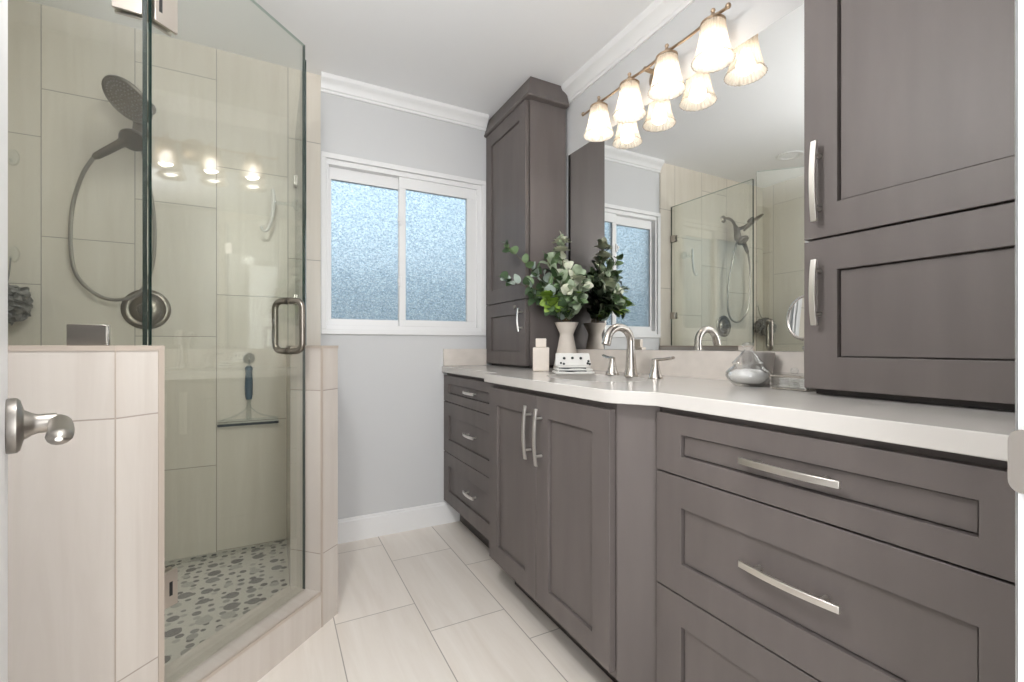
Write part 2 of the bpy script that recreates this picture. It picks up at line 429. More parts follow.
# tiled half walls beside the shower door and the curb between them (diagonal Y - X = K)
K = 1.642; TH = 0.163
L0, L1, L2 = (-0.317, 1.325), (-0.243, 1.399), (-0.318, 1.325 + TH)
R0, R1, R2 = (0.218, 1.86), (0.155, 1.797), (0.218 - TH, 1.797 + (0.155 - 0.218 + TH))
L2 = (L1[0] - (1.325 + TH - L1[1]), 1.325 + TH)
HW = 1.029
o = struct(MB().prism([(XL + 0.01, 1.325), L0, L1, L2, (XL + 0.01, 1.325 + TH)], 0, HW).build('wall_shower_left', M['tile_p']), 'tiled half wall left of the shower door', 'half wall')
def strip(bm, a, c, z0, z1, proud=0.002, w=0.0, nrm=None):
    pass
d2 = math.sqrt(0.5)
NF = Vector((d2, -d2, 0))      # outward normal of the diagonal faces
DD = Vector((d2, d2, 0))       # along the diagonal, left to right
# top edge strips and jamb strips
b = MB()
b.prism([(XL + 0.01, 1.323), (L0[0] + 0.001, 1.323), (L1[0] + 0.003, L1[1]), L2, (XL + 0.01, 1.325 + TH)], HW - 0.011, HW + 0.001)
jl = Vector((*L1, 0))
q = [jl + NF * 0.002 - DD * 0.012, jl + NF * 0.002 + DD * 0.002, jl - NF * 0.004 + DD * 0.002, jl - NF * 0.004 - DD * 0.012]
b.prism([(v.x, v.y) for v in q], 0.0, HW)
b.build('edge_strip', M['strip'], o)
MB().box(L0[0] - 0.0012, L0[0] + 0.0012, 1.3235, 1.327, 0, HW - 0.011).build('grout_line', M['strip'], o)
o = struct(MB().prism([R1, R0, (0.218, YB - 0.01), (0.218 - TH, YB - 0.01), R2], 0, HW).build('wall_shower_right', M['tile_p']), 'tiled half wall right of the shower door below the window', 'half wall')
b = MB()
b.prism([(R1[0] - 0.002, R1[1] - 0.003), (0.220, 1.8585), (0.220, YB - 0.01), (0.218 - TH, YB - 0.01), R2], HW - 0.009, HW + 0.001)
jr = Vector((*R1, 0))
q = [jr + NF * 0.002 - DD * 0.002, jr + NF * 0.002 + DD * 0.006, jr - NF * 0.004 + DD * 0.006, jr - NF * 0.004 - DD * 0.002]
b.prism([(v.x, v.y) for v in q], 0.0, HW)
b.build('edge_strip', M['strip'], o)
ci = Vector((*L1, 0)) - NF * 0.15; cj = Vector((*R1, 0)) - NF * 0.15
o = struct(MB().prism([L1, R1, (cj.x, cj.y), (ci.x, ci.y)], 0, 0.13).build('wall_shower_curb', M['tile_p']), 'low tiled curb under the glass shower door', 'curb')
q = [Vector((*L1, 0)) + NF * 0.002, Vector((*R1, 0)) + NF * 0.002, Vector((*R1, 0)) - NF * 0.006, Vector((*L1, 0)) - NF * 0.006]
MB().prism([(v.x, v.y) for v in q], 0.121, 0.1315).build('edge_strip', M['strip'], o)
struct(MB().prism([(XL + 0.01, 1.325 + TH), L2, (ci.x, ci.y), (cj.x, cj.y), R2, (R2[0], YB - 0.01), (XL + 0.01, YB - 0.01)], 0.0, 0.07).build('floor_shower', M['pebble']), 'grey round pebble mosaic floor of the shower', 'floor')

# baseboard and crown
struct(MB().profile([(0, 0), (0.014, 0), (0.014, 0.108), (0.010, 0.112), (0.009, 0.119), (0.004, 0.124), (0, 0.124)], (0.218, YB), (0.985, YB), (0, -1, 0)).build('baseboard_back', M['trim']), 'white baseboard under the window', 'baseboard')
crown = [(0, 0), (0.008, 0), (0.010, 0.012), (0.016, 0.016), (0.020, 0.030), (0.032, 0.046), (0.046, 0.056), (0.050, 0.062), (0.050, 0.078), (0.0, 0.078)]
cr = [(o_, z + ZC - 0.078) for o_, z in crown]
struct(MB().profile(cr, (0.212, YB), (1.14, YB), (0, -1, 0)).build('trim_1', M['trim']), 'white crown moulding above the window', 'crown moulding')
struct(MB().profile([(o_, z - 0.008 if o_ < 0.05 and z < ZC - 0.001 else z) for o_, z in cr], (XR, 0.65), (XR, 2.03), (-1, 0, 0)).build('trim_2', M['trim']), 'white crown moulding above the vanity light', 'crown moulding')

# ------------------------------------------------------------------ window
wi = thing('window_1', (0.675, YB, 1.09), 'white sliding window with two panes of obscure glass', 'window', kind='structure')
b = MB()
c0, c1, z0, z1 = 0.213, 1.137, 1.089, 2.024
pj = 0.014
b.box(c0, c1, YB - pj, YB, z1 - 0.028, z1); b.box(c0, c1, YB - pj, YB, z0, z0 + 0.026)
b.box(c0, c0 + 0.026, YB - pj, YB, z0 + 0.026, z1 - 0.028); b.box(c1 - 0.026, c1, YB - pj, YB, z0 + 0.026, z1 - 0.028)
b.build('casing', M['trim'], wi, bevel=0.003)
b = MB()      # outer vinyl frame lining the hole
fy0, fy1 = YB + 0.002, YB + 0.075
b.box(WX0, WX1, fy0, fy1, WZ1 - 0.030, WZ1); b.box(WX0, WX1, fy0, fy1, WZ0, WZ0 + 0.026)
b.box(WX0, WX0 + 0.016, fy0, fy1, WZ0 + 0.026, WZ1 - 0.03); b.box(WX1 - 0.032, WX1, fy0, fy1, WZ0 + 0.026, WZ1 - 0.03)
b.build('frame', M['vinyl'], wi, bevel=0.002)
def sash(x0, x1, y0, y1, z0, z1, sl, sr, st, sb, py):
    b = MB()
    b.box(x0, x1, y0, y1, z1 - st, z1); b.box(x0, x1, y0, y1, z0, z0 + sb)
    b.box(x0, x0 + sl, y0, y1, z0 + sb, z1 - st); b.box(x1 - sr, x1, y0, y1, z0 + sb, z1 - st)
    s = b.build('sash', M['vinyl'], wi, bevel=0.002)
    MB().box(x0 + sl - 0.003, x1 - sr + 0.003, py, py + 0.004, z0 + sb - 0.003, z1 - st + 0.003).build('pane', M['pane'], s)
    return s
s1 = sash(0.252, 0.646, YB + 0.040, YB + 0.064, 1.138, 1.970, 0.016, 0.020, 0.062, 0.034, YB + 0.050)
s2 = sash(0.619, 1.084, YB + 0.012, YB + 0.036, 1.138, 1.970, 0.036, 0.062, 0.062, 0.036, YB + 0.022)
for z in (1.70, 1.36):
    b = MB(); b.box(0.614, 0.630, YB + 0.002, YB + 0.012, z, z + 0.055); b.box(0.606, 0.620, YB - 0.006, YB + 0.004, z + 0.016, z + 0.040)
    b.build('latch', M['vinyl'], wi, bevel=0.003)
# what stands outside
struct(MB().box(-8, 12, 6.2, 6.4, 0, 2.02).build('wall_garden', M['fence']), 'blue grey garden wall outside the window', 'wall')
struct(MB().box(-10, 14, YB + 0.2, 14, -0.15, -0.05).build('ground_outside', M['ground']), 'ground outside the window', 'ground')

# ------------------------------------------------------------------ doorway and room door
b = MB()
b.box(JX1, JX1 + 0.02, 0.06, YF, 0, 2.06); b.box(JX0 - 0.02, JX0, 0.06, YF, 0, 2.06); b.box(JX0, JX1, 0.06, YF, 2.04, 2.06)
b.box(JX1 + 0.006, JX1 + 0.075, YF, YF + 0.012, 0, 2.11); b.box(JX0 - 0.075, JX0 - 0.006, YF, YF + 0.012, 0, 2.11); b.box(JX0 - 0.006, JX1 + 0.006, YF, YF + 0.012, 2.046, 2.11)
b.box(JX1 - 0.011, JX1, 0.062, 0.115, 0, 2.04)
fr = struct(b.build('trim_3', M['trim'], bevel=0.002), 'white door jamb and casing at the right edge', 'door frame')
b = MB()
ring0 = []
for cy, cz, a0 in ((0.165, 0.934, 0), (0.130, 0.934, PI/2), (0.130, 0.896, PI), (0.165, 0.896, 1.5*PI)):
    for k_ in range(7):
        a = a0 + PI/2 * k_/6
        ring0.append((cy + 0.0095 * math.cos(a), cz + 0.0125 * math.sin(a)))
b.sweep([[(JX1 - 0.0045 + dx, y, z) for y, z in ring0] for dx in (0, 0.004)], smooth=False)
b.build('strike_plate', M['nickel'], fr)
hin = Vector((-0.085, 0.178, 0)); edge = Vector((-0.518, 1.4, 0)) * 0.60
dd = (edge - hin).normalized(); nn = Vector((dd.y, -dd.x, 0)); DLN = (edge - hin).length
dr = thing('door_1', (hin.x, hin.y, 0), 'white room door standing open at the left edge', 'door', kind='structure')
q = [hin, edge, edge - nn * 0.036, hin - nn * 0.036]
MB().prism([(v.x, v.y) for v in q], 0.008, 2.03).build('leaf', M['trim'], dr, bevel=0.002)
hc = hin + dd * (DLN - 0.062) + Vector((0, 0, 0.931))
b = MB()
b.lathe([(0.033, 0.0), (0.034, 0.002), (0.034, 0.009), (0.031, 0.012), (0.019, 0.015), (0.014, 0.022), (0.012, 0.027), (0.012, 0.044)], hc, axis=nn, seg=28)
k = hc + nn * 0.039
UZ = Vector((0, 0, 1))
lev = [k + nn * -0.004, k + nn * 0.006 - dd * 0.002, k + nn * 0.008 - dd * 0.02 - UZ * 0.001, k + nn * 0.007 - dd * 0.06 - UZ * 0.004, k + nn * 0.004 - dd * 0.105 - UZ * 0.007]
rings = []
for i, pnt in enumerate(spline(lev, 5)):
    t = i / 20
    hz = 0.0105 - 0.001 * t; wd = 0.011 + 0.0015 * t
    if i > 17: hz *= (0.98, 0.86, 0.28)[i - 18]; wd *= (0.98, 0.86, 0.28)[i - 18]
    rings.append([pnt + (nn if i > 4 else nn * 0.5 - dd * 0.8) * (math.cos(a) * wd) + Vector((0, 0, 1)) * (math.sin(a) * hz) for a in [2*PI*j/14 for j in range(14)]])
b.sweep(rings)
tag(b.build('door_handle', M['lever'], dr), 'brushed nickel lever handle')

# ------------------------------------------------------------------ cabinets
FX = 0.87; SX = 0.80; TX = 1.138
def shaker(y0, y1, z0, z1, X, stile=0.075, rail=0.072, t=0.020, dep=0.009):
    b = MB(); bm = b.bm
    def rect(x, iy, iz): return [bm.verts.new((x, y, z)) for y, z in ((y0+iy, z0+iz), (y1-iy, z0+iz), (y1-iy, z1-iz), (y0+iy, z1-iz))]
    bk, o_, i1, g1, g2, i2 = rect(X+t, 0, 0), rect(X, 0, 0), rect(X, stile, rail), rect(X+0.017, stile, rail), rect(X+0.017, stile+0.0032, rail+0.0026), rect(X+dep, stile+0.0032, rail+0.0026)
    for A, B in ((bk, o_), (o_, i1), (i1, g1), (g1, g2), (g2, i2)):
        for k in range(4): b.quad([A[k], A[(k+1)%4], B[(k+1)%4], B[k]])
    b.quad(i2); b.quad(bk[::-1])
    return b
def pull(c, axis, L, X, parent, w=0.013, stand=0.028, posts=0.66):
    """arched flat bar on two posts; c = (y, z), X = face plane"""
    b = MB(); n = 14; rings = []
    for i in range(n + 1):
        s = (i / n - 0.5) * L
        out = stand + 0.003 - 0.008 * (2 * s / L) ** 2
        t = 0.0035
        if axis == 'y': rings.append([(X - out + a, c[0] + s, c[1] + h) for a, h in ((-t, -w/2), (t, -w/2), (t, w/2), (-t, w/2))])
        else: rings.append([(X - out + a, c[0] + h, c[1] + s) for a, h in ((-t, -w/2), (t, -w/2), (t, w/2), (-t, w/2))])
    b.sweep(rings, smooth=False)
    for sg in (-1, 1):
        s = sg * L * posts / 2
        p = (X, c[0] + s, c[1]) if axis == 'y' else (X, c[0], c[1] + s)
        b.lathe([(0.005, 0), (0.0045, 0.006), (0.0045, stand)], p, axis=(-1, 0, 0), seg=10)
    return tag(b.build('handle', M['nickel_light'], parent, bevel=0.0008), 'brushed nickel bow handle')
BEV = 0.0012
ZB, ZT = 0.14, 0.861
def drawer_bank(y0, y1, body_y, label, pull_len, pull_y, kick_x):
    t = thing('drawer_cabinet', (1.1, (y0+y1)/2, 0), label, 'cabinet', 'vanity base cabinets')
    MB().box(FX + 0.022, 1.378, body_y[0], body_y[1], ZB - 0.005, 0.875).build('body', M['wood'], t)
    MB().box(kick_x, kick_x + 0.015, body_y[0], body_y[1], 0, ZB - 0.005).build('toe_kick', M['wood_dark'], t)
    for za, zb, rail, pz in ((0.715, ZT, 0.047, 0.792), (0.427, 0.711, 0.074, 0.578), (ZB, 0.423, 0.072, 0.285)):
        d = shaker(y0, y1, za, zb, FX, 0.078, rail).build('drawer', M['wood'], t, bevel=BEV)
        pull((pull_y, pz), 'y', pull_len, FX + (0.009 if rail < 0.2 else 0), d)
    return t
drawer_bank(0.182, 0.862, (0.166, 0.866), 'wide grey three-drawer vanity cabinet nearest the doorway', 0.190, 0.523, 0.95)
drawer_bank(1.745, 2.512, (1.738, 2.518), 'grey three-drawer vanity cabinet against the window wall', 0.135, 2.105, 0.968)
t = thing('sink_cabinet', (1.1, 1.35, 0), 'grey two-door vanity cabinet bumped out under the sink', 'cabinet', 'vanity base cabinets')
MB().prism([(SX + 0.022, 1.736), (SX + 0.022, 0.957), (0.888, 0.8675), (1.378, 0.8675), (1.378, 1.736)], 0.125, 0.70).prism([(SX + 0.022, 1.736), (SX + 0.022, 0.957), (0.888, 0.8675), (0.900, 0.8675), (0.846, 0.970), (0.846, 1.736)], 0.70, 0.875).build('body', M['wood'], t)
MB().prism([(SX + 0.024, 0.954), (SX + 0.036, 0.966), (0.889, 0.870), (0.886, 0.866)], 0.0, 0.874).build('side_panel', M['wood'], t)
MB().box(0.922, 0.937, 0.90, 1.736, 0, 0.125).build('toe_kick', M['wood_dark'], t)
ZD0, ZD1 = 0.148, 0.857
d = shaker(1.352, 1.734, ZD0, ZD1, SX, 0.076, 0.070).build('door', M['wood'], t, bevel=BEV); pull((1.385, 0.727), 'z', 0.188, SX, d)
d = shaker(0.963, 1.348, ZD0, ZD1, SX, 0.076, 0.070).build('door', M['wood'], t, bevel=BEV); pull((1.312, 0.722), 'z', 0.192, SX, d)

# tall corner cabinet standing on the counter
CT = 0.912
TY = 2.014
t = thing('tall_cabinet', (1.27, 2.265, CT), 'tall grey corner cabinet on the counter beside the window', 'cabinet', 'wall cabinets on the counter')
MB().box(TX + 0.022, 1.3785, TY, YB - 0.003, CT + 0.016, 2.345).build('body', M['wood'], t)
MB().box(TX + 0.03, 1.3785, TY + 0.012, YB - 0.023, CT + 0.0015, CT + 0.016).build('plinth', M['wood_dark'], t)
d = shaker(TY + 0.012, YB - 0.012, 1.273, 2.288, TX, 0.068, 0.078).build('door', M['wood'], t, bevel=BEV)
d = shaker(TY + 0.012, YB - 0.012, CT + 0.014, 1.268, TX, 0.068, 0.072).build('door', M['wood'], t, bevel=BEV)
pull((TY + 0.045, 1.163), 'z', 0.122, TX, d, w=0.008)
MB().lathe([(0.011, 0), (0.012, 0.003), (0.010, 0.006), (0.0, 0.007)], (TX, TY + 0.128, 1.236), axis=(-1, 0, 0), seg=18).build('lock', M['bronze'], d)
b = MB()
def crown_ring(d, z): return [(TX + 0.022 - d, YB - 0.003, z), (TX + 0.022 - d, TY - d, z), (1.3785, TY - d, z), (1.3785, YB - 0.003, z)]
b.sweep([crown_ring(d_, z_) for d_, z_ in ((0.004, 2.288), (0.030, 2.292), (0.034, 2.300), (0.031, 2.304), (-0.004, ZC - 0.001))], smooth=False)
b.build('crown', M['wood'], t, bevel=0.001)

# near wall cabinet on the counter
t = thing('wall_cabinet', (1.27, 0.41, CT), 'grey two-door cabinet on the counter nearest the doorway', 'cabinet', 'wall cabinets on the counter')
UY0, UY1 = 0.178, 0.648
MB().box(TX + 0.022, 1.3785, 0.166, UY1, CT + 0.016, 2.345).build('body', M['wood'], t)
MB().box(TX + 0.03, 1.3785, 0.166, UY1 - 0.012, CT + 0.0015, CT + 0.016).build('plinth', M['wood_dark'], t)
d = shaker(UY0, UY1, 1.284, 2.288, TX, 0.073, 0.076).build('door', M['wood'], t, bevel=BEV); pull((UY1 - 0.036, 1.413), 'z', 0.187, TX, d)
d = shaker(UY0, UY1, CT + 0.016, 1.279, TX, 0.073, 0.075).build('door', M['wood'], t, bevel=BEV); pull((UY1 - 0.036, 1.154), 'z', 0.153, TX, d)
b = MB()
def crown_ring2(d, z): return [(TX + 0.022 - d, 0.166, z), (1.3785, 0.166, z), (1.3785, UY1 + d, z), (TX + 0.022 - d, UY1 + d, z)]
b.sweep([crown_ring2(d_, z_) for d_, z_ in ((0.004, 2.288), (0.030, 2.292), (0.034, 2.300), (0.031, 2.304), (-0.004, ZC - 0.001))], smooth=False)
b.build('crown', M['wood'], t, bevel=0.001)

# countertop with an oval sink cut-out
ct = thing('vanity_countertop', (1.1, 1.35, 0.877), 'cream quartz vanity countertop with low backsplash', 'countertop')
SC = (1.055, 1.36); SA, SB = 0.150, 0.225
bm = bmesh.new()
outer = [(0.860, 2.519), (0.860, 1.775), (0.845, 1.762), (0.786, 1.756), (0.786, 0.972), (0.793, 0.945), (0.842, 0.866), (0.856, 0.846), (0.856, 0.166), (1.3785, 0.166), (1.3795, 2.519)]
inner = [(SC[0] + SA * math.cos(2*PI*k/40), SC[1] + SB * math.sin(2*PI*k/40)) for k in range(40)]
edges = []
for loop in (outer, inner):
    vs = [bm.verts.new((x, y, CT)) for x, y in loop]
    edges += [bm.edges.new((vs[i], vs[(i+1) % len(vs)])) for i in range(len(vs))]
bmesh.ops.triangle_fill(bm, use_beauty=True, use_dissolve=False, edges=edges)
r = bmesh.ops.extrude_face_region(bm, geom=list(bm.faces))
bmesh.ops.translate(bm, verts=[g for g in r['geom'] if isinstance(g, bmesh.types.BMVert)], vec=(0, 0, -0.035))
b = MB(); b.bm.free(); b.bm = bm
b.build('slab', M['quartz'], ct, bevel=0.002)
MB().box(1.3800, 1.3995, 0.166, TY - 0.001, 0.877, 1.011).build('backsplash', M['splash'], ct, bevel=0.001)
MB().box(0.868, TX - 0.002, 2.499, 2.519, CT + 0.0005, 1.011).build('backsplash', M['splash'], ct, bevel=0.001)
sk = thing('sink', (SC[0], SC[1], 0.76), 'white oval undermount sink in the countertop', 'sink')
b = MB()
b.lathe([(1.035, 0.876), (1.0, 0.876), (0.985, 0.868), (0.96, 0.83), (0.86, 0.78), (0.6, 0.752), (0.16, 0.745), (0.16, 0.735), (0.62, 0.738), (0.9, 0.768), (1.0, 0.82), (1.035, 0.866), (1.035, 0.876)], (SC[0], SC[1], 0), seg=48, sx=SA, sy=SB, cap=False)
b.build('basin', M['porcelain'], sk)
MB().lathe([(0.0, 0.741), (0.024, 0.741), (0.024, 0.748), (0.018, 0.750), (0.0, 0.747)], (SC[0], SC[1], 0), seg=24).build('drain', M['nickel'], sk)

# faucet
FZ = CT + 0.0006
FCX, FCY = 1.21, 1.33
fc = thing('faucet', (FCX, FCY, FZ), 'brushed nickel widespread faucet with arched spout behind the sink', 'faucet')
b = MB()
b.lathe([(0.027, 0), (0.027, 0.004), (0.0255, 0.008), (0.0215, 0.030), (0.0185, 0.060), (0.0165, 0.095), (0.0150, 0.12)], (FCX, FCY, FZ), seg=28)
path = [Vector((FCX, FCY, CT + 0.118)), Vector((FCX, FCY, CT + 0.13))] + arc((FCX - 0.058, FCY, CT + 0.129), 0.058, 0.12, PI * 0.93, 18, (1, 0, 0), (0, 0, 1)) + [Vector((FCX - 0.121, FCY, CT + 0.122))]
b.tube(path, [0.0148] * (len(path) - 5) + [0.0150, 0.0154, 0.016, 0.0166, 0.0168], seg=20)
b.build('spout', M['nickel'], fc)
for hy_, sg in ((1.438, 1), (1.204, -1)):
    b = MB()
    b.lathe([(0.026, 0), (0.026, 0.004), (0.024, 0.008), (0.0185, 0.022), (0.0135, 0.045), (0.0115, 0.060), (0.0115, 0.068), (0.0, 0.071)], (FCX, hy_, FZ), seg=24)
    ln = 0.070
    rr = []
    for i in range(9):
        s_ = -0.010 + (ln + 0.01) * i / 8
        hw = 0.0095 - 0.002 * (i / 8) + (0.0025 if i > 6 else 0); hh = 0.0055 if i else 0.003
        zc = CT + 0.068 + 0.008 * (max(s_, 0) / ln) ** 2
        rr.append([(FCX + hw * math.cos(a) + (0.012 * s_ / ln), hy_ + sg * s_, zc + hh * math.sin(a)) for a in [2*PI*j/12 for j in range(12)]])
    b.sweep(rr)
    b.build('handle', M['nickel'], fc)

# ------------------------------------------------------------------ mirror
mi = MB().box(1.394, 1.3995, 0.790, 2.0135, 1.0125, 2.045).build('wall_mirror', M['mirror'], loc=None)
tag(mi, 'large frameless mirror above the vanity backsplash', 'mirror')

# ------------------------------------------------------------------ vanity light
vl = thing('vanity_light', (1.38, 1.36, 2.15), 'four-shade bronze vanity light bar above the mirror', 'light fixture')
LX, LZ = 1.310, 2.133
MB().lathe([(0.062, 0), (0.062, 0.006), (0.055, 0.012), (0.030, 0.018), (0.014, 0.022), (0.009, 0.030), (0.009, 0.092)], (1.3995, 1.36, LZ), axis=(-1, 0, 0), seg=32).build('backplate', M['lamp_bar'], vl)
SY = (1.650, 1.449, 1.246, 1.0427)
b = MB()
pts = []; rad = []
n = 80
for i in range(n + 1):
    y = 1.768 - (1.768 - 0.985) * i / n
    dmin = min(abs(y - s) for s in SY)
    pts.append((LX, y, LZ + 0.002 * math.cos(2 * PI * (y - SY[0]) / 0.2025)))
    rad.append(0.0052 + 0.0035 * math.exp(-(dmin / 0.018) ** 2))
b.tube(pts, rad, seg=12)
for y in (1.768, 0.985):
    b.ball((LX, y, LZ + 0.003), 0.0095, seg=14)
b.build('bar', M['lamp_bar'], vl)
for y in SY:
    b = MB()
    b.lathe([(0.0, 0.032), (0.006, 0.030), (0.008, 0.025), (0.005, 0.018), (0.009, 0.010), (0.010, 0.0), (0.016, -0.006), (0.034, -0.010), (0.0405, -0.015), (0.040, -0.021), (0.0, -0.019)], (LX, y, LZ), seg=24)
    b.build('fitter', M['lamp_bar'], vl)
    b = MB()
    outp = [(0.0370, 2.113), (0.0390, 2.108), (0.0405, 2.095), (0.0440, 2.070), (0.0495, 2.040), (0.0575, 2.010), (0.0660, 1.991), (0.0690, 1.987)]
    inp = [(r_ - 0.003, z_) for r_, z_ in outp[::-1]]
    b.lathe(outp + inp, (LX, y, 0), seg=168, flute=0.022, nfl=28, cap=False)
    sh = b.build('shade', M['shade'], vl)
    b = MB()
    b.lathe([(0.0, 1.990), (0.014, 1.993), (0.025, 2.001), (0.0305, 2.014), (0.0305, 2.026), (0.025, 2.042), (0.016, 2.058), (0.0135, 2.074)], (LX, y, 0), seg=24)
    b.build('bulb', M['bulb'], sh)
    MB().lathe([(0.015, 2.072), (0.015, 2.108), (0.02, 2.112)], (LX, y, 0), seg=18).build('socket', M['lamp_bar'], sh)

# recessed downlight in the shower ceiling
rl = thing('recessed_light', (-0.53, 1.99, ZC), 'round white recessed light in the shower ceiling', 'ceiling light')
MB().lathe([(0.058, -0.001), (0.085, -0.001), (0.085, -0.006), (0.070, -0.008), (0.058, -0.004), (0.058, -0.001)], (-0.53, 1.99, ZC), seg=36, cap=False).build('trim_ring', M['vinyl'], rl)

# ------------------------------------------------------------------ shower glass
GZ = 2.125
g = 0.012
def glass_strip(bm, a, c, z0, z1, th, mitre=0.0):
    """upright pane from a to c (plan), its edges dark"""
    a = Vector((*a, 0)); c = Vector((*c, 0)); d = (c - a).normalized(); n = Vector((-d.y, d.x, 0)) * th / 2
    P = [a - n, c - n + d * mitre, c + n - d * mitre, a + n]
    v0 = [bm.bm.verts.new((p.x, p.y, z0)) for p in P]; v1 = [bm.bm.verts.new((p.x, p.y, z1)) for p in P]
    bm.quad([v0[0], v0[1], v1[1], v1[0]], 0); bm.quad([v0[2], v0[3], v1[3], v1[2]], 0)
    for i, j in ((1, 2), (3, 0)): bm.quad([v0[i], v0[j], v1[j], v1[i]], 1)
    bm.quad(v0[::-1], 0); bm.quad(v1, 2)
GM = [M['glass'], M['glass_edge'], M['glass_edge_light']]
JL = Vector((-0.280, 1.435, 0)); JR = Vector((0.105, 1.820, 0))
DOA = PI / 4 + math.radians(0.8)
DG = Vector((math.cos(DOA), math.sin(DOA), 0)); NG = Vector((DG.y, -DG.x, 0))
JE = JL + DG * 0.541
sd = thing('shower_door', (-0.09, 1.63, 0.13), 'frameless clear glass shower door set on the diagonal', 'shower door')
b = MB(); glass_strip(b, (JL.x + DG.x * 0.005, JL.y + DG.y * 0.005), (JE.x, JE.y), 0.142, GZ, g); b.build('glass', GM, sd)
def plate(b, c, d, n, w, h, t, z, mi=0):
    """flat block: centre c in plan, along d width w, thickness t along n, z range"""
    P = [c + d * (-w/2) + n * (-t/2), c + d * (w/2) + n * (-t/2), c + d * (w/2) + n * (t/2), c + d * (-w/2) + n * (t/2)]
    b.prism([(p.x, p.y) for p in P], z, z + h, mi)
EX = Vector((1, 0, 0)); EY = Vector((0, 1, 0))
for z, kind in ((1.850, 'glass'), (0.352, 'wall')):
    b = MB()
    for sgn in (-1, 1):
        plate(b, JL + DG * 0.036 + NG * (sgn * 0.0105), DG, NG, 0.058, 0.092, 0.008, z)
    if kind == 'glass':
        for sgn in (-1, 1):
            plate(b, JL - EX * 0.038 - EY * (sgn * 0.0105), EX, EY, 0.058, 0.092, 0.008, z)
    o = b.build('hinge', M['hinge'], sd, bevel=0.001)
    b = MB(); plate(b, JL + DG * (0.021 if kind == 'glass' else 0.047) + NG * 0.0147, DG, NG, 0.008, 0.036, 0.001, z + 0.028)
    b.build('slot', M['black'], o)
# back-to-back pull
hp = JL + DG * 0.467
b = MB()
rad_ = 0.028; zt, zb = 1.186, 1.011; pr = 0.058
for sgn in (1, -1):
    n_ = NG * sgn
    def P(o_, z): return hp + n_ * o_ + Vector((0, 0, z))
    path = [P(0.006, zt)] + [P(pr - rad_ + rad_ * math.sin(a), zt - rad_ + rad_ * math.cos(a)) for a in [PI/2*i/8 for i in range(9)]] + [P(pr - rad_ + rad_ * math.cos(a), zb + rad_ - rad_ * math.sin(a)) for a in [PI/2*i/8 for i in range(9)]] + [P(0.006, zb)]
    b.tube(path, 0.0108, seg=16)
for z in (zt, zb):
    for sgn in (1, -1):
        b.lathe([(0.0125, 0.005), (0.0125, 0.012)], hp + Vector((0, 0, z)), axis=NG * sgn, seg=18)
b.build('handle', M['bronze'], sd)
# fixed panels
fp = thing('shower_glass_panel', (-0.65, 1.435, HW), 'fixed glass panel on the left half wall under the shower head', 'glass panel', 'fixed shower glass')
b = MB(); glass_strip(b, (XL + 0.012, 1.435), (JL.x - 0.006, 1.435), HW + 0.002, GZ, g, 0.006); b.build('glass', GM, fp)
b = MB()
for sgn in (-1, 1): plate(b, Vector((-0.392, 1.435 + sgn * 0.011, 0)), EX, EY, 0.072, 0.050, 0.009, HW + 0.001)
b.build('clamp', M['nickel'], fp, bevel=0.001)
fp = thing('shower_glass_panel', (0.105, 2.17, HW), 'fixed glass panel on the right half wall next to the window', 'glass panel', 'fixed shower glass')
b = MB(); glass_strip(b, (0.1005, JR.y + 0.022), (0.1005, YB - 0.012), HW + 0.002, 2.085, g); b.build('glass', GM, fp)
for z in (1.815, 1.232):
    b = MB()
    for sgn in (-1, 1): plate(b, Vector((0.1005 + sgn * 0.0105, YB - 0.035, 0)), EY, EX, 0.048, 0.050, 0.008, z)
    b.build('clamp', M['nickel'], fp, bevel=0.001)

# ------------------------------------------------------------------ shower fittings
YW = YB - 0.010
sh = thing('shower_set', (-0.49, YW, 2.04), 'dark nickel round shower head with a hand shower on the back wall', 'shower head')
b = MB()
b.lathe([(0.030, 0), (0.030, 0.006), (0.020, 0.014), (0.011, 0.018)], (-0.49, YW, 2.07), axis=(0, -1, 0), seg=24)
b.tube(spline([(-0.49, YW - 0.010, 2.07), (-0.49, YW - 0.05, 2.065), (-0.49, YW - 0.09, 2.03), (-0.49, 2.395, 1.975)], 6), 0.011, seg=14)
b.build('arm', M['bronze'], sh)
b = MB()
b.tube([(-0.49, 2.40, 1.985), (-0.49, 2.385, 1.95), (-0.49, 2.38, 1.90), (-0.49, 2.38, 1.87)], [0.016, 0.024, 0.028, 0.022], seg=18)
b.tube([(-0.49, 2.385, 1.955), (-0.50, 2.33, 1.965), (-0.505, 2.30, 1.975)], [0.016, 0.013, 0.016], seg=14)
b.build('diverter', M['bronze'], sh)
hd = Vector((-0.500, 2.255, 1.985)); hn = Vector((-0.50, -0.47, -0.80)).normalized()
b = MB()
b.lathe([(0.0, -0.040), (0.022, -0.038), (0.030, -0.020), (0.070, -0.010), (0.087, -0.003), (0.090, 0.004), (0.088, 0.010), (0.083, 0.0105), (0.080, 0.007), (0.0, 0.009)], hd, axis=hn, seg=48)
head = b.build('rain_head', M['bronze'], sh)
b = MB()
tA = hn.orthogonal().normalized(); tB = hn.cross(tA)
for ring, cnt in ((0.022, 10), (0.039, 18), (0.056, 26), (0.071, 34)):
    for k_ in range(cnt):
        a = 2*PI*k_/cnt
        b.lathe([(0.0026, 0), (0.002, 0.0035)], hd + hn * 0.0075 + (tA * math.cos(a) + tB * math.sin(a)) * ring, axis=hn, seg=6)
b.build('nozzles', M['grey_metal'], head)
b = MB()
c_ = Vector((-0.505, 2.345, 1.865)); n_ = Vector((-0.1, -0.62, -0.78)).normalized()
b.lathe([(0.0, -0.028), (0.025, -0.026), (0.040, -0.012), (0.047, 0.002), (0.044, 0.012), (0.0, 0.014)], c_, axis=n_, seg=30)
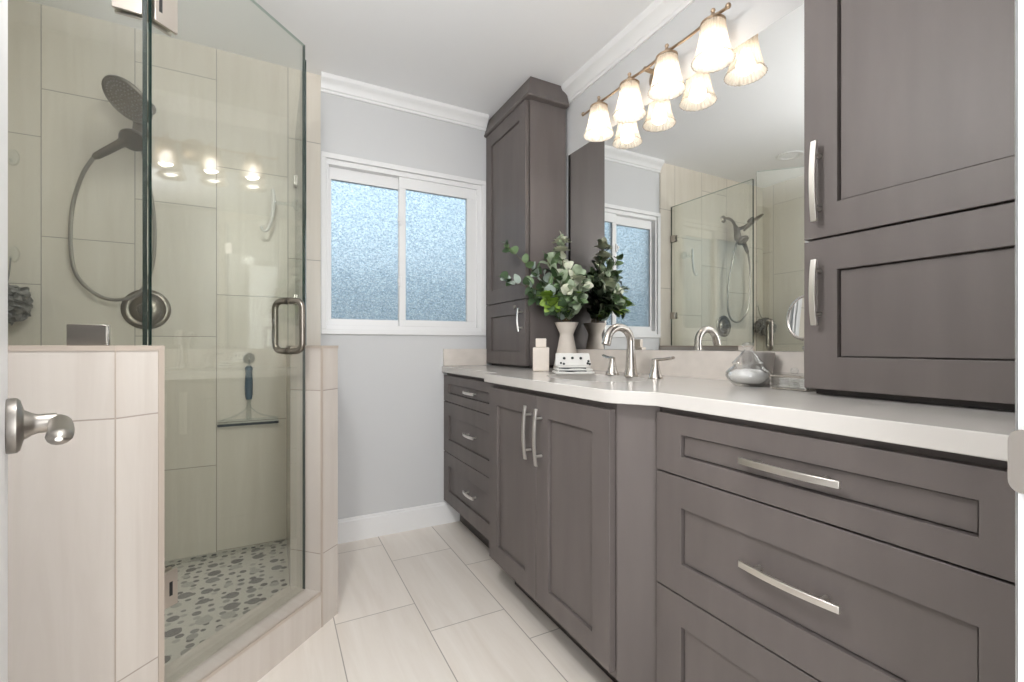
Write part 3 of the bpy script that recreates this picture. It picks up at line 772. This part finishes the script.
ha, hb = c_ + Vector((-0.020, 0.012, 0.0)), Vector((-0.640, 2.395, 1.785))
b.tube([ha, ha.lerp(hb, 0.25), ha.lerp(hb, 0.6), ha.lerp(hb, 0.92), hb], [0.022, 0.0165, 0.0155, 0.0135, 0.009], seg=16)
tag(b.build('hand_shower', M['bronze'], sh), 'dark nickel hand shower resting in its cradle')
b = MB()
hose = [hb, (-0.680, 2.41, 1.71), (-0.715, 2.43, 1.58), (-0.722, 2.44, 1.42), (-0.705, 2.45, 1.31), (-0.64, 2.46, 1.235), (-0.565, 2.46, 1.225), (-0.50, 2.46, 1.27), (-0.462, 2.45, 1.38), (-0.452, 2.43, 1.55), (-0.468, 2.40, 1.74), (-0.488, 2.385, 1.865)]
b.tube(spline(hose, 8), 0.0072, seg=10)
tag(b.build('hose', M['hose'], sh), 'silver metal hose')
vv = thing('shower_valve', (-0.495, YW, 1.189), 'round dark nickel shower valve plate below the shower head', 'shower valve')
MB().lathe([(0.088, 0), (0.088, 0.004), (0.080, 0.010), (0.072, 0.011), (0.066, 0.007), (0.058, 0.007), (0.050, 0.016), (0.030, 0.022), (0.0, 0.022)], (-0.495, YW, 1.189), axis=(0, -1, 0), seg=44).build('plate', M['bronze'], vv)
b = MB()
b.lathe([(0.026, 0.02), (0.024, 0.045), (0.019, 0.058), (0.0, 0.060)], (-0.495, YW, 1.189), axis=(0, -1, 0), seg=24)
b.tube([(-0.495, YW - 0.05, 1.189), (-0.487, YW - 0.055, 1.150), (-0.482, YW - 0.052, 1.118)], [0.010, 0.008, 0.007], seg=12)
b.build('handle', M['bronze'], vv)

# adhesive hooks, loofah
for z, lab in ((1.775, 'upper of two white oval adhesive hooks on the shower tile'), (1.392, 'lower white oval adhesive hook holding the grey loofah')):
    h = thing('adhesive_hook', (-0.915, YW, z), lab, 'hook', 'white adhesive hooks')
    MB().lathe([(1.0, 0), (1.0, 0.003), (0.9, 0.007), (0.0, 0.008)], (-0.915, YW, z), axis=(0, -1, 0), seg=28, sx=0.020, sy=0.033, u=(1, 0, 0)).build('pad', M['pad'], h)
    MB().tube(spline([(-0.915, YW - 0.006, z - 0.004), (-0.915, YW - 0.010, z - 0.018), (-0.915, YW - 0.020, z - 0.022), (-0.915, YW - 0.024, z - 0.012)], 5), 0.0035, seg=8).build('prong', M['acrylic'], h)
random.seed(5)
lf = thing('loofah', (-0.912, YW - 0.085, 1.175), 'round grey mesh loofah hanging on the shower wall', 'loofah')
b = MB()
LC = Vector((-0.912, YW - 0.085, 1.190))
b.ball(LC, 0.045, seg=16)
for k_ in range(70):
    ax = Vector((random.gauss(0, 1), random.gauss(0, 1), random.gauss(0, 1))).normalized()
    u_ = ax.orthogonal().normalized(); w_ = ax.cross(u_)
    a0 = random.uniform(0, 2*PI); span = random.uniform(1.2, 2.4); R_ = random.uniform(0.056, 0.074); ph = random.uniform(0, 6.28)
    offx = random.uniform(-0.02, 0.02)
    rings = []
    for i in range(15):
        a = a0 + span * i / 14
        rr_ = R_ + 0.008 * math.sin(6 * a + ph); 
        mid = LC + (u_ * math.cos(a) + w_ * math.sin(a)) * rr_ + ax * (offx + 0.010 * math.sin(5 * a + ph))
        rad_d = (mid - LC).normalized()
        tw = rad_d * (0.011 * math.cos(4 * a + ph)) + ax * (0.011 * math.sin(4 * a + ph))
        th_ = rad_d.cross(ax).normalized() * 0.0008 + rad_d * 0.0008
        rings.append([mid - tw - th_, mid + tw - th_, mid + tw + th_, mid - tw + th_])
    b.sweep(rings)
b.build('puff', M['mesh_grey'], lf)
MB().tube(spline([LC + Vector((0, 0, 0.05)), (-0.914, YW - 0.04, 1.29), (-0.915, YW - 0.018, 1.373)], 6), 0.0028, seg=8).build('cord', M['mesh_grey'], lf)

# squeegee hanging on the back wall
sq = thing('squeegee', (-0.10, YW - 0.03, 0.70), 'blue-handled squeegee hanging blade down on the shower back wall', 'squeegee')
sx_ = -0.105; yq = YW - 0.022
b = MB()
b.tube([(sx_, yq, 0.935), (sx_, yq, 0.925), (sx_, yq, 0.90), (sx_, yq, 0.86), (sx_, yq, 0.80), (sx_, yq, 0.775)], [0.008, 0.017, 0.014, 0.0165, 0.0165, 0.012], seg=16)
b.build('handle', M['teal'], sq)
b = MB()
for sgn in (-1, 1):
    b.tube(spline([(sx_ + sgn * 0.003, yq, 0.777), (sx_ + sgn * 0.010, yq, 0.735), (sx_ + sgn * 0.05, yq, 0.702), (sx_ + sgn * 0.115, yq, 0.682)], 6), 0.0035, seg=8)
b.tube([(sx_, yq, 0.777), (sx_, yq, 0.68)], [0.008, 0.012], seg=10)
b.box(sx_ - 0.124, sx_ + 0.124, yq - 0.006, yq + 0.006, 0.664, 0.684)
b.build('head', M['acrylic'], sq)
MB().box(sx_ - 0.126, sx_ + 0.126, yq - 0.003, yq + 0.003, 0.653, 0.664).build('blade', M['rubber'], sq)
sh_ = thing('squeegee_hook', (sx_, YW, 0.96), 'clear suction hook holding the blue squeegee', 'hook')
b = MB(); b.lathe([(0.026, 0), (0.022, 0.004), (0.010, 0.009), (0.008, 0.016), (0.0, 0.017)], (sx_, YW, 0.968), axis=(0, -1, 0), seg=24)
b.tube(spline([(sx_, YW - 0.010, 0.965), (sx_, YW - 0.016, 0.945), (sx_, YW - 0.022, 0.934), (sx_, YW - 0.034, 0.938)], 5), 0.004, seg=8)
b.build('suction_cup', M['acrylic'], sh_)
# clear robe hook on the fixed panel
hk = thing('suction_hook', (0.098, 2.40, 1.70), 'clear plastic hook stuck to the glass above the door handle', 'hook')
hx, hy2, hz = 0.0935, 2.40, 1.70
b = MB()
b.lathe([(0.028, 0), (0.025, 0.005), (0.012, 0.012), (0.008, 0.022), (0.007, 0.094)], (hx, hy2, hz), axis=(-1, 0, 0), seg=24)
b.build('suction_cup', M['acrylic'], hk)
b = MB()
b.tube(spline([(hx - 0.098, hy2, hz + 0.060), (hx - 0.095, hy2, hz + 0.01), (hx - 0.102, hy2, hz - 0.07), (hx - 0.118, hy2, hz - 0.128), (hx - 0.136, hy2, hz - 0.138), (hx - 0.146, hy2, hz - 0.118)], 6), [0.007 + 0.002 * math.sin(i / 5) for i in range(31)], seg=12)
b.build('prong', M['white_plastic'], hk)

# ------------------------------------------------------------------ things on the counter
# square bottle
bt = thing('lotion_bottle', (1.10, 1.81, CT), 'square cream bottle with a square cap beside the vase', 'bottle')
bd = Vector((0.856, -0.52, 0)); bn = Vector((-0.52, -0.856, 0)); bc = Vector((1.10, 1.81, 0))
def sq_pts(h): return [(v.x, v.y) for v in (bc - bd*h - bn*h, bc + bd*h - bn*h, bc + bd*h + bn*h, bc - bd*h + bn*h)]
MB().prism(sq_pts(0.0375), CT + 0.001, CT + 0.110).build('body', M['ceramic'], bt, bevel=0.004)
MB().prism(sq_pts(0.0245), CT + 0.1105, CT + 0.151).build('cap', M['ceramic'], bt, bevel=0.003)
# hourglass vase
va = thing('vase', (1.305, 1.90, CT), 'cream hourglass vase standing by the tall cabinet', 'vase')
VZ = CT
MB().lathe([(0.0, 0.001), (0.066, 0.001), (0.0675, 0.006), (0.050, 0.085), (0.0355, 0.162), (0.034, 0.172), (0.036, 0.182), (0.0585, 0.230), (0.0600, 0.234), (0.0570, 0.234), (0.034, 0.184), (0.030, 0.170), (0.045, 0.085), (0.055, 0.012), (0.0, 0.010)], (1.305, 1.90, VZ), seg=40).build('body', M['ceramic'], va)

# eucalyptus arrangement in the vase
random.seed(11)
ef, ehy, eth, ecx = 454.8, 345.6, 0.4824, 512.0
ec, es = math.cos(eth), math.sin(eth)
eu = thing('eucalyptus_arrangement', (1.305, 1.90, VZ + 0.19), 'leafy green eucalyptus arrangement in the cream vase', 'plant')
stems = MB(); leaves = MB()
LEAFS = ['leaf_dark', 'leaf_mid', 'leaf_sage', 'leaf_pale', 'leaf_lime', 'leaf_blue']
def leaf(c, d, up, L, W, mi, bm=leaves):
    """an oval leaf blade, folded along its midrib and slightly thick"""
    d = d.normalized(); s = d.cross(up)
    if s.length < 1e-3: s = d.orthogonal()
    s.normalize(); u_ = s.cross(d).normalized()
    n = 7; top = []; th = 0.0006
    rows = []
    for i in range(n):
        t = i / (n - 1)
        w_ = W / 2 * math.sin(PI * (0.04 + 0.93 * t ** 0.85)) ** 0.75
        x = t * L; cz = -0.10 * L * (2 * t - 1) ** 2
        rows.append([c + d * x + u_ * (cz + 0.16 * w_) - s * w_, c + d * x + u_ * cz, c + d * x + u_ * (cz + 0.16 * w_) + s * w_])
    R = [[bm.bm.verts.new(p) for p in r] for r in rows]
    R2 = [[bm.bm.verts.new(p - u_ * th) for p in r] for r in rows]
    for i in range(n - 1):
        for k_ in range(2):
            bm.quad([R[i][k_], R[i][k_+1], R[i+1][k_+1], R[i+1][k_]], mi, True)
            bm.quad([R2[i][k_], R2[i+1][k_], R2[i+1][k_+1], R2[i][k_+1]], mi, True)
mouth = Vector((1.305, 1.90, VZ + 0.235))
# stems reach out over the counter, up and towards the window; (tip, tones)
TIPS = [((1.262, 1.885, 1.555), (3, 3, 2)), ((1.04, 2.03, 1.525), (0, 1, 0)), ((1.02, 2.01, 1.36), (0, 1, 5)), ((1.10, 1.96, 1.44), (0, 5, 1)),
        ((1.10, 1.955, 1.33), (5, 1, 0)), ((1.13, 1.95, 1.27), (0, 0, 1)), ((1.16, 1.935, 1.39), (5, 0, 2)), ((1.20, 1.92, 1.46), (1, 2, 0)),
        ((1.30, 1.80, 1.38), (2, 3, 1)), ((1.33, 1.78, 1.33), (3, 2, 2)), ((1.335, 1.82, 1.27), (2, 1, 0)), ((1.18, 1.86, 1.25), (4, 1, 0)),
        ((1.17, 1.84, 1.22), (4, 0, 1)), ((1.28, 1.76, 1.24), (1, 2, 0)), ((1.24, 1.87, 1.36), (2, 1, 0)), ((1.31, 1.91, 1.40), (1, 0, 2)),
        ((1.22, 1.80, 1.21), (0, 1, 4)), ((1.27, 1.91, 1.47), (2, 1, 3)), ((1.335, 1.87, 1.36), (1, 1, 0)), ((1.25, 1.79, 1.30), (2, 1, 3))]
for tip, tones in TIPS:
    tip = Vector(tip)
    r0 = mouth + Vector((random.uniform(-0.02, 0.02), random.uniform(-0.02, 0.02), -0.01))
    mid = r0.lerp(tip, 0.45) + Vector((0, 0, 0.05))
    path = spline([Vector((1.305, 1.90, VZ + 0.05)).lerp(r0, 0.1), Vector((1.305, 1.90, VZ + 0.15)).lerp(r0, 0.2), r0, mid, tip], 7)
    stems.tube(path, [0.0028 - 0.0017 * i / (len(path) - 1) for i in range(len(path))], seg=6)
    for i in range(14, len(path)):
        p_ = path[i]; tg = (path[min(i+1, len(path)-1)] - path[i-1]).normalized()
        for rep in range(2):
            side = Vector((random.gauss(0, 1), random.gauss(0, 1), random.gauss(0, 0.6)))
            side = (side - tg * side.dot(tg)).normalized()
            dv = (side * 0.9 + tg * 0.55 + Vector((-0.1, -0.05, 0.12))).normalized()
            L_ = random.uniform(0.046, 0.066) * (0.8 if i > len(path) - 3 else 1)
            if rep and random.random() < 0.45: continue
            e_ = p_ + dv * L_
            if max(e_.x, p_.x) > 1.365 or (max(e_.x, p_.x) > 1.085 and max(e_.y, p_.y) > 1.965) or min(e_.z, p_.z) < VZ + 0.255: continue
            leaf(p_, dv, Vector((random.gauss(0, 0.5) - 0.5, random.gauss(0, 0.5) - 0.8, 0.6 + random.gauss(0, 0.4))), L_, L_ * random.uniform(0.72, 0.95), random.choice(tones))
    leaf(tip, (tip - path[-3]), Vector((0.2, -0.4, 1)), 0.045, 0.034, tones[0]) if tip.x < 1.33 and not (tip.x > 1.05 and tip.y > 1.94) else None
def bloom(c, r, mi, mi2):
    blooms = MB()
    for ring in range(4):
        nn_ = 5 + 2 * ring
        for k_ in range(nn_):
            a = 2*PI*k_/nn_ + ring * 0.5; el = 1.25 - ring * 0.38
            dv = Vector((math.cos(a) * math.cos(el), math.sin(a) * math.cos(el), math.sin(el)))
            leaf(Vector(c), (dv + Vector((-0.3, -0.4, 0.1))).normalized(), Vector((0, 0, 1)), r * (0.7 + 0.12 * ring), r * 0.7, mi if ring else mi2, blooms)
    blooms.build('bloom', [M[x] for x in LEAFS], eu)
bloom((1.265, 1.885, 1.535), 0.048, 3, 2); bloom((1.262, 1.885, 1.495), 0.045, 3, 3)
bloom((1.165, 1.86, 1.262), 0.050, 4, 4); bloom((1.165, 1.81, 1.235), 0.040, 4, 1)
bloom((1.305, 1.80, 1.345), 0.045, 3, 2); bloom((1.300, 1.79, 1.26), 0.045, 2, 4)
stems.build('stems', M['stem'], eu); leaves.build('foliage', [M[x] for x in LEAFS], eu)

# folded spotted cloth
tw = thing('hand_towel', (1.10, 1.57, CT), 'white folded hand towel with dark dots lying by the faucet', 'towel')
td = Vector((0.886, -0.4639, 0)); tn = Vector((-0.4639, -0.886, 0)); tc = Vector((1.115, 1.575, CT))
def P2(u_, v_, z): p = tc + td * u_ + tn * v_; return Vector((p.x, p.y, CT + z))
b = MB()
prof = []
for k_, (zc, thk) in enumerate(((0.0075, 0.011), (0.0195, 0.011), (0.0300, 0.008))):
    v0, v1 = -0.045 + 0.004 * k_, 0.072 - 0.010 * k_
    ring = [(v0, zc - thk/2 + 0.0015)] + [(v1 - 0.004 + 0.005 * math.cos(a), zc + thk/2 * math.sin(a)) for a in [-PI/2 + PI*i/8 for i in range(9)]] + [(v0, zc + thk/2)]
    hw = 0.078 - 0.006 * k_
    rings = []
    for i in range(15):
        u_ = -hw + 2 * hw * i / 14
        sk_ = 0.003 * math.sin(7 * u_ * 10 + k_)
        pin = 0.6 if i in (0, 14) else 1.0
        rings.append([P2(u_ - 0.006 * (v_ < 0), v_ * (1 if pin == 1 else 0.96) + sk_, max(0.001, zc + (z - zc) * pin)) for v_, z in ring])
    b.sweep(rings, smooth=True, mi=(0))
for k_ in (0, 1):
    zz = 0.0135 + 0.0115 * k_
    b.tube([P2(-0.050 + 0.05 * i / 6 - 0.015 + 0.01 * i, 0.067 - 0.010 * k_, zz) for i in range(7)], 0.0034, seg=8, mi=1)
b.build('front_fold', [M['cloth'], M['cloth_dark']], tw)
b = MB()
rings = []
for i in range(13):
    u_ = -0.070 + 0.140 * i / 12
    wv = 0.002 * math.sin(i * 1.1)
    rings.append([P2(u_ * (1 + 0.1 * (1 - z / 0.088)), v_ + wv, z) for v_, z in ((-0.046, 0.035), (0.012, 0.035), (-0.004, 0.058), (-0.022, 0.084), (-0.028, 0.086), (-0.034, 0.082), (-0.046, 0.045))])
b.sweep(rings, smooth=True)
fn = (P2(0, -0.004, 0.058) - P2(0, -0.022, 0.084)).cross(td).normalized()
if fn.dot(tn) < 0: fn = -fn
for u_, z_ in ((-0.037, 0.064), (-0.002, 0.065), (0.033, 0.064)):
    t_ = (z_ - 0.058) / 0.026
    b.lathe([(0.006, -0.002), (0.006, 0.0028), (0.0, 0.0032)], P2(u_, -0.004 - 0.018 * t_, z_), axis=fn, seg=12, mi=1)
for u_, z_ in ((0.064, 0.052), (0.068, 0.040), (0.060, 0.043), (-0.052, 0.044), (-0.040, 0.041)):
    b.lathe([(0.0048, -0.002), (0.0048, 0.003), (0.0, 0.0034)], P2(u_, -0.004 + 0.016 * (0.058 - z_) / 0.023, z_), axis=fn, seg=10, mi=1)
b.build('back_fold', [M['cloth'], M['cloth_dark'], M['cloth_blue']], tw)

# apothecary jar with cotton
ja = thing('glass_jar', (1.227, 0.857, CT), 'squat clear glass jar with a pointed lid and cotton inside', 'jar')
jz = CT + 0.001
b = MB()
b.lathe([(0.0, 0.0), (0.038, 0.0), (0.042, 0.004), (0.052, 0.014), (0.0605, 0.030), (0.059, 0.040), (0.050, 0.050), (0.040, 0.057), (0.038, 0.062), (0.035, 0.062), (0.037, 0.056), (0.047, 0.048), (0.0555, 0.039), (0.057, 0.030), (0.049, 0.016), (0.036, 0.007), (0.0, 0.006)], (1.227, 0.857, jz), seg=40)
b.build('bowl', M['jar_glass'], ja)
b = MB()
b.lathe([(0.042, 0.0635), (0.043, 0.067), (0.036, 0.073), (0.024, 0.088), (0.013, 0.101), (0.008, 0.106), (0.012, 0.111), (0.016, 0.118), (0.013, 0.125), (0.0, 0.127)], (1.227, 0.857, jz), seg=32, cap=False)
b.build('lid', M['jar_glass'], ja)
b = MB(); random.seed(3)
b.lathe([(0.0, 0.0075), (0.033, 0.0085), (0.045, 0.017), (0.0535, 0.029), (0.050, 0.038), (0.030, 0.043), (0.0, 0.044)], (1.227, 0.857, jz), seg=32)
for k_ in range(9):
    a = 2*PI*k_/6 + random.uniform(-0.2, 0.2); r_ = 0.028 if k_ < 6 else 0.008
    b.ball((1.227 + r_ * math.cos(a), 0.857 + r_ * math.sin(a), jz + (0.038 if k_ < 6 else 0.040)), 0.0135, seg=14, sz=0.7)
tag(b.build('cotton_balls', M['cotton'], ja, sharp=180), 'white cotton filling', kind='stuff')
# grey tumbler behind the jar
cu = thing('tumbler', (1.325, 0.905, CT), 'grey tapered tumbler behind the glass jar', 'tumbler')
MB().lathe([(0.0, 0.001), (0.036, 0.001), (0.038, 0.004), (0.047, 0.096), (0.0475, 0.098), (0.0455, 0.098), (0.036, 0.008), (0.0, 0.007)], (1.325, 0.893, CT), seg=36).build('cup', M['grey_metal'], cu)
# low glass box
gb = thing('glass_box', (1.262, 0.745, CT), 'low clear glass box with metal rim beside the near cabinet', 'box')
b = MB()
x0, x1, y0, y1 = 1.196, 1.254, 0.676, 0.768
b.box(x0, x1, y0, y1, CT + 0.001, CT + 0.006); b.box(x0, x0 + 0.004, y0, y1, CT + 0.006, CT + 0.036); b.box(x1 - 0.004, x1, y0, y1, CT + 0.006, CT + 0.036)
b.box(x0 + 0.004, x1 - 0.004, y0, y0 + 0.004, CT + 0.006, CT + 0.036); b.box(x0 + 0.004, x1 - 0.004, y1 - 0.004, y1, CT + 0.006, CT + 0.036)
b.build('tray', M['jar_glass'], gb)
b = MB()
for z_ in (CT + 0.004, CT + 0.037):
    b.tube([(x0, y0, z_), (x1, y0, z_), (x1, y1, z_), (x0, y1, z_)], 0.0018, seg=8, loop=True)
for xx in (x0, x1):
    for yy in (y0, y1): b.tube([(xx, yy, CT + 0.003), (xx, yy, CT + 0.038)], 0.0018, seg=8)
b.build('rim', M['nickel'], gb)
b = MB(); b.box(x0 - 0.001, x1 + 0.001, y0 - 0.001, y1 + 0.001, CT + 0.039, CT + 0.044); b.lathe([(0.008, 0.044), (0.010, 0.052), (0.006, 0.058), (0, 0.059)], (1.225, 0.722, CT), seg=16)
b.build('lid', M['jar_glass'], gb)
# cotton pads in the box
b = MB()
for k_ in range(3):
    for j_ in range(5): b.lathe([(0.0, 0), (0.0125, 0.0005), (0.013, 0.003), (0.0, 0.0045)], (1.224 + 0.002 * (j_ % 2), 0.694 + 0.027 * k_, CT + 0.007 + 0.0048 * j_), seg=18)
tag(b.build('cotton_pads', M['cotton'], gb), 'white cotton pads', kind='stuff')
# round make-up mirror on a stand
mm = thing('makeup_mirror', (1.302, 0.735, CT), 'round chrome makeup mirror half hidden behind the near cabinet', 'mirror')
MC = Vector((1.302, 0.735, 1.108)); mn = Vector((-0.97, 0.24, 0.06)).normalized()
b = MB()
tA = mn.orthogonal().normalized(); tB = mn.cross(tA)
b.tube([MC + (tA * math.cos(2*PI*k_/40) + tB * math.sin(2*PI*k_/40)) * 0.060 for k_ in range(40)], 0.005, seg=10, loop=True)
b.build('rim', M['nickel'], mm)
MB().lathe([(0.0, -0.003), (0.057, -0.003), (0.057, 0.003), (0.0, 0.003)], MC, axis=mn, seg=40).build('glass', M['mirror'], mm)
b = MB()
b.ball((1.302, 0.735, 1.022), 0.010, seg=16); b.tube([(1.302, 0.735, 1.036), (1.302, 0.735, 1.02), (1.302, 0.735, CT + 0.008)], [0.005, 0.006, 0.0055], seg=12)
b.lathe([(0.0, 0.001), (0.034, 0.001), (0.034, 0.006), (0.012, 0.012), (0.0, 0.013)], (1.302, 0.735, CT), seg=32)
b.build('stand', M['nickel'], mm)
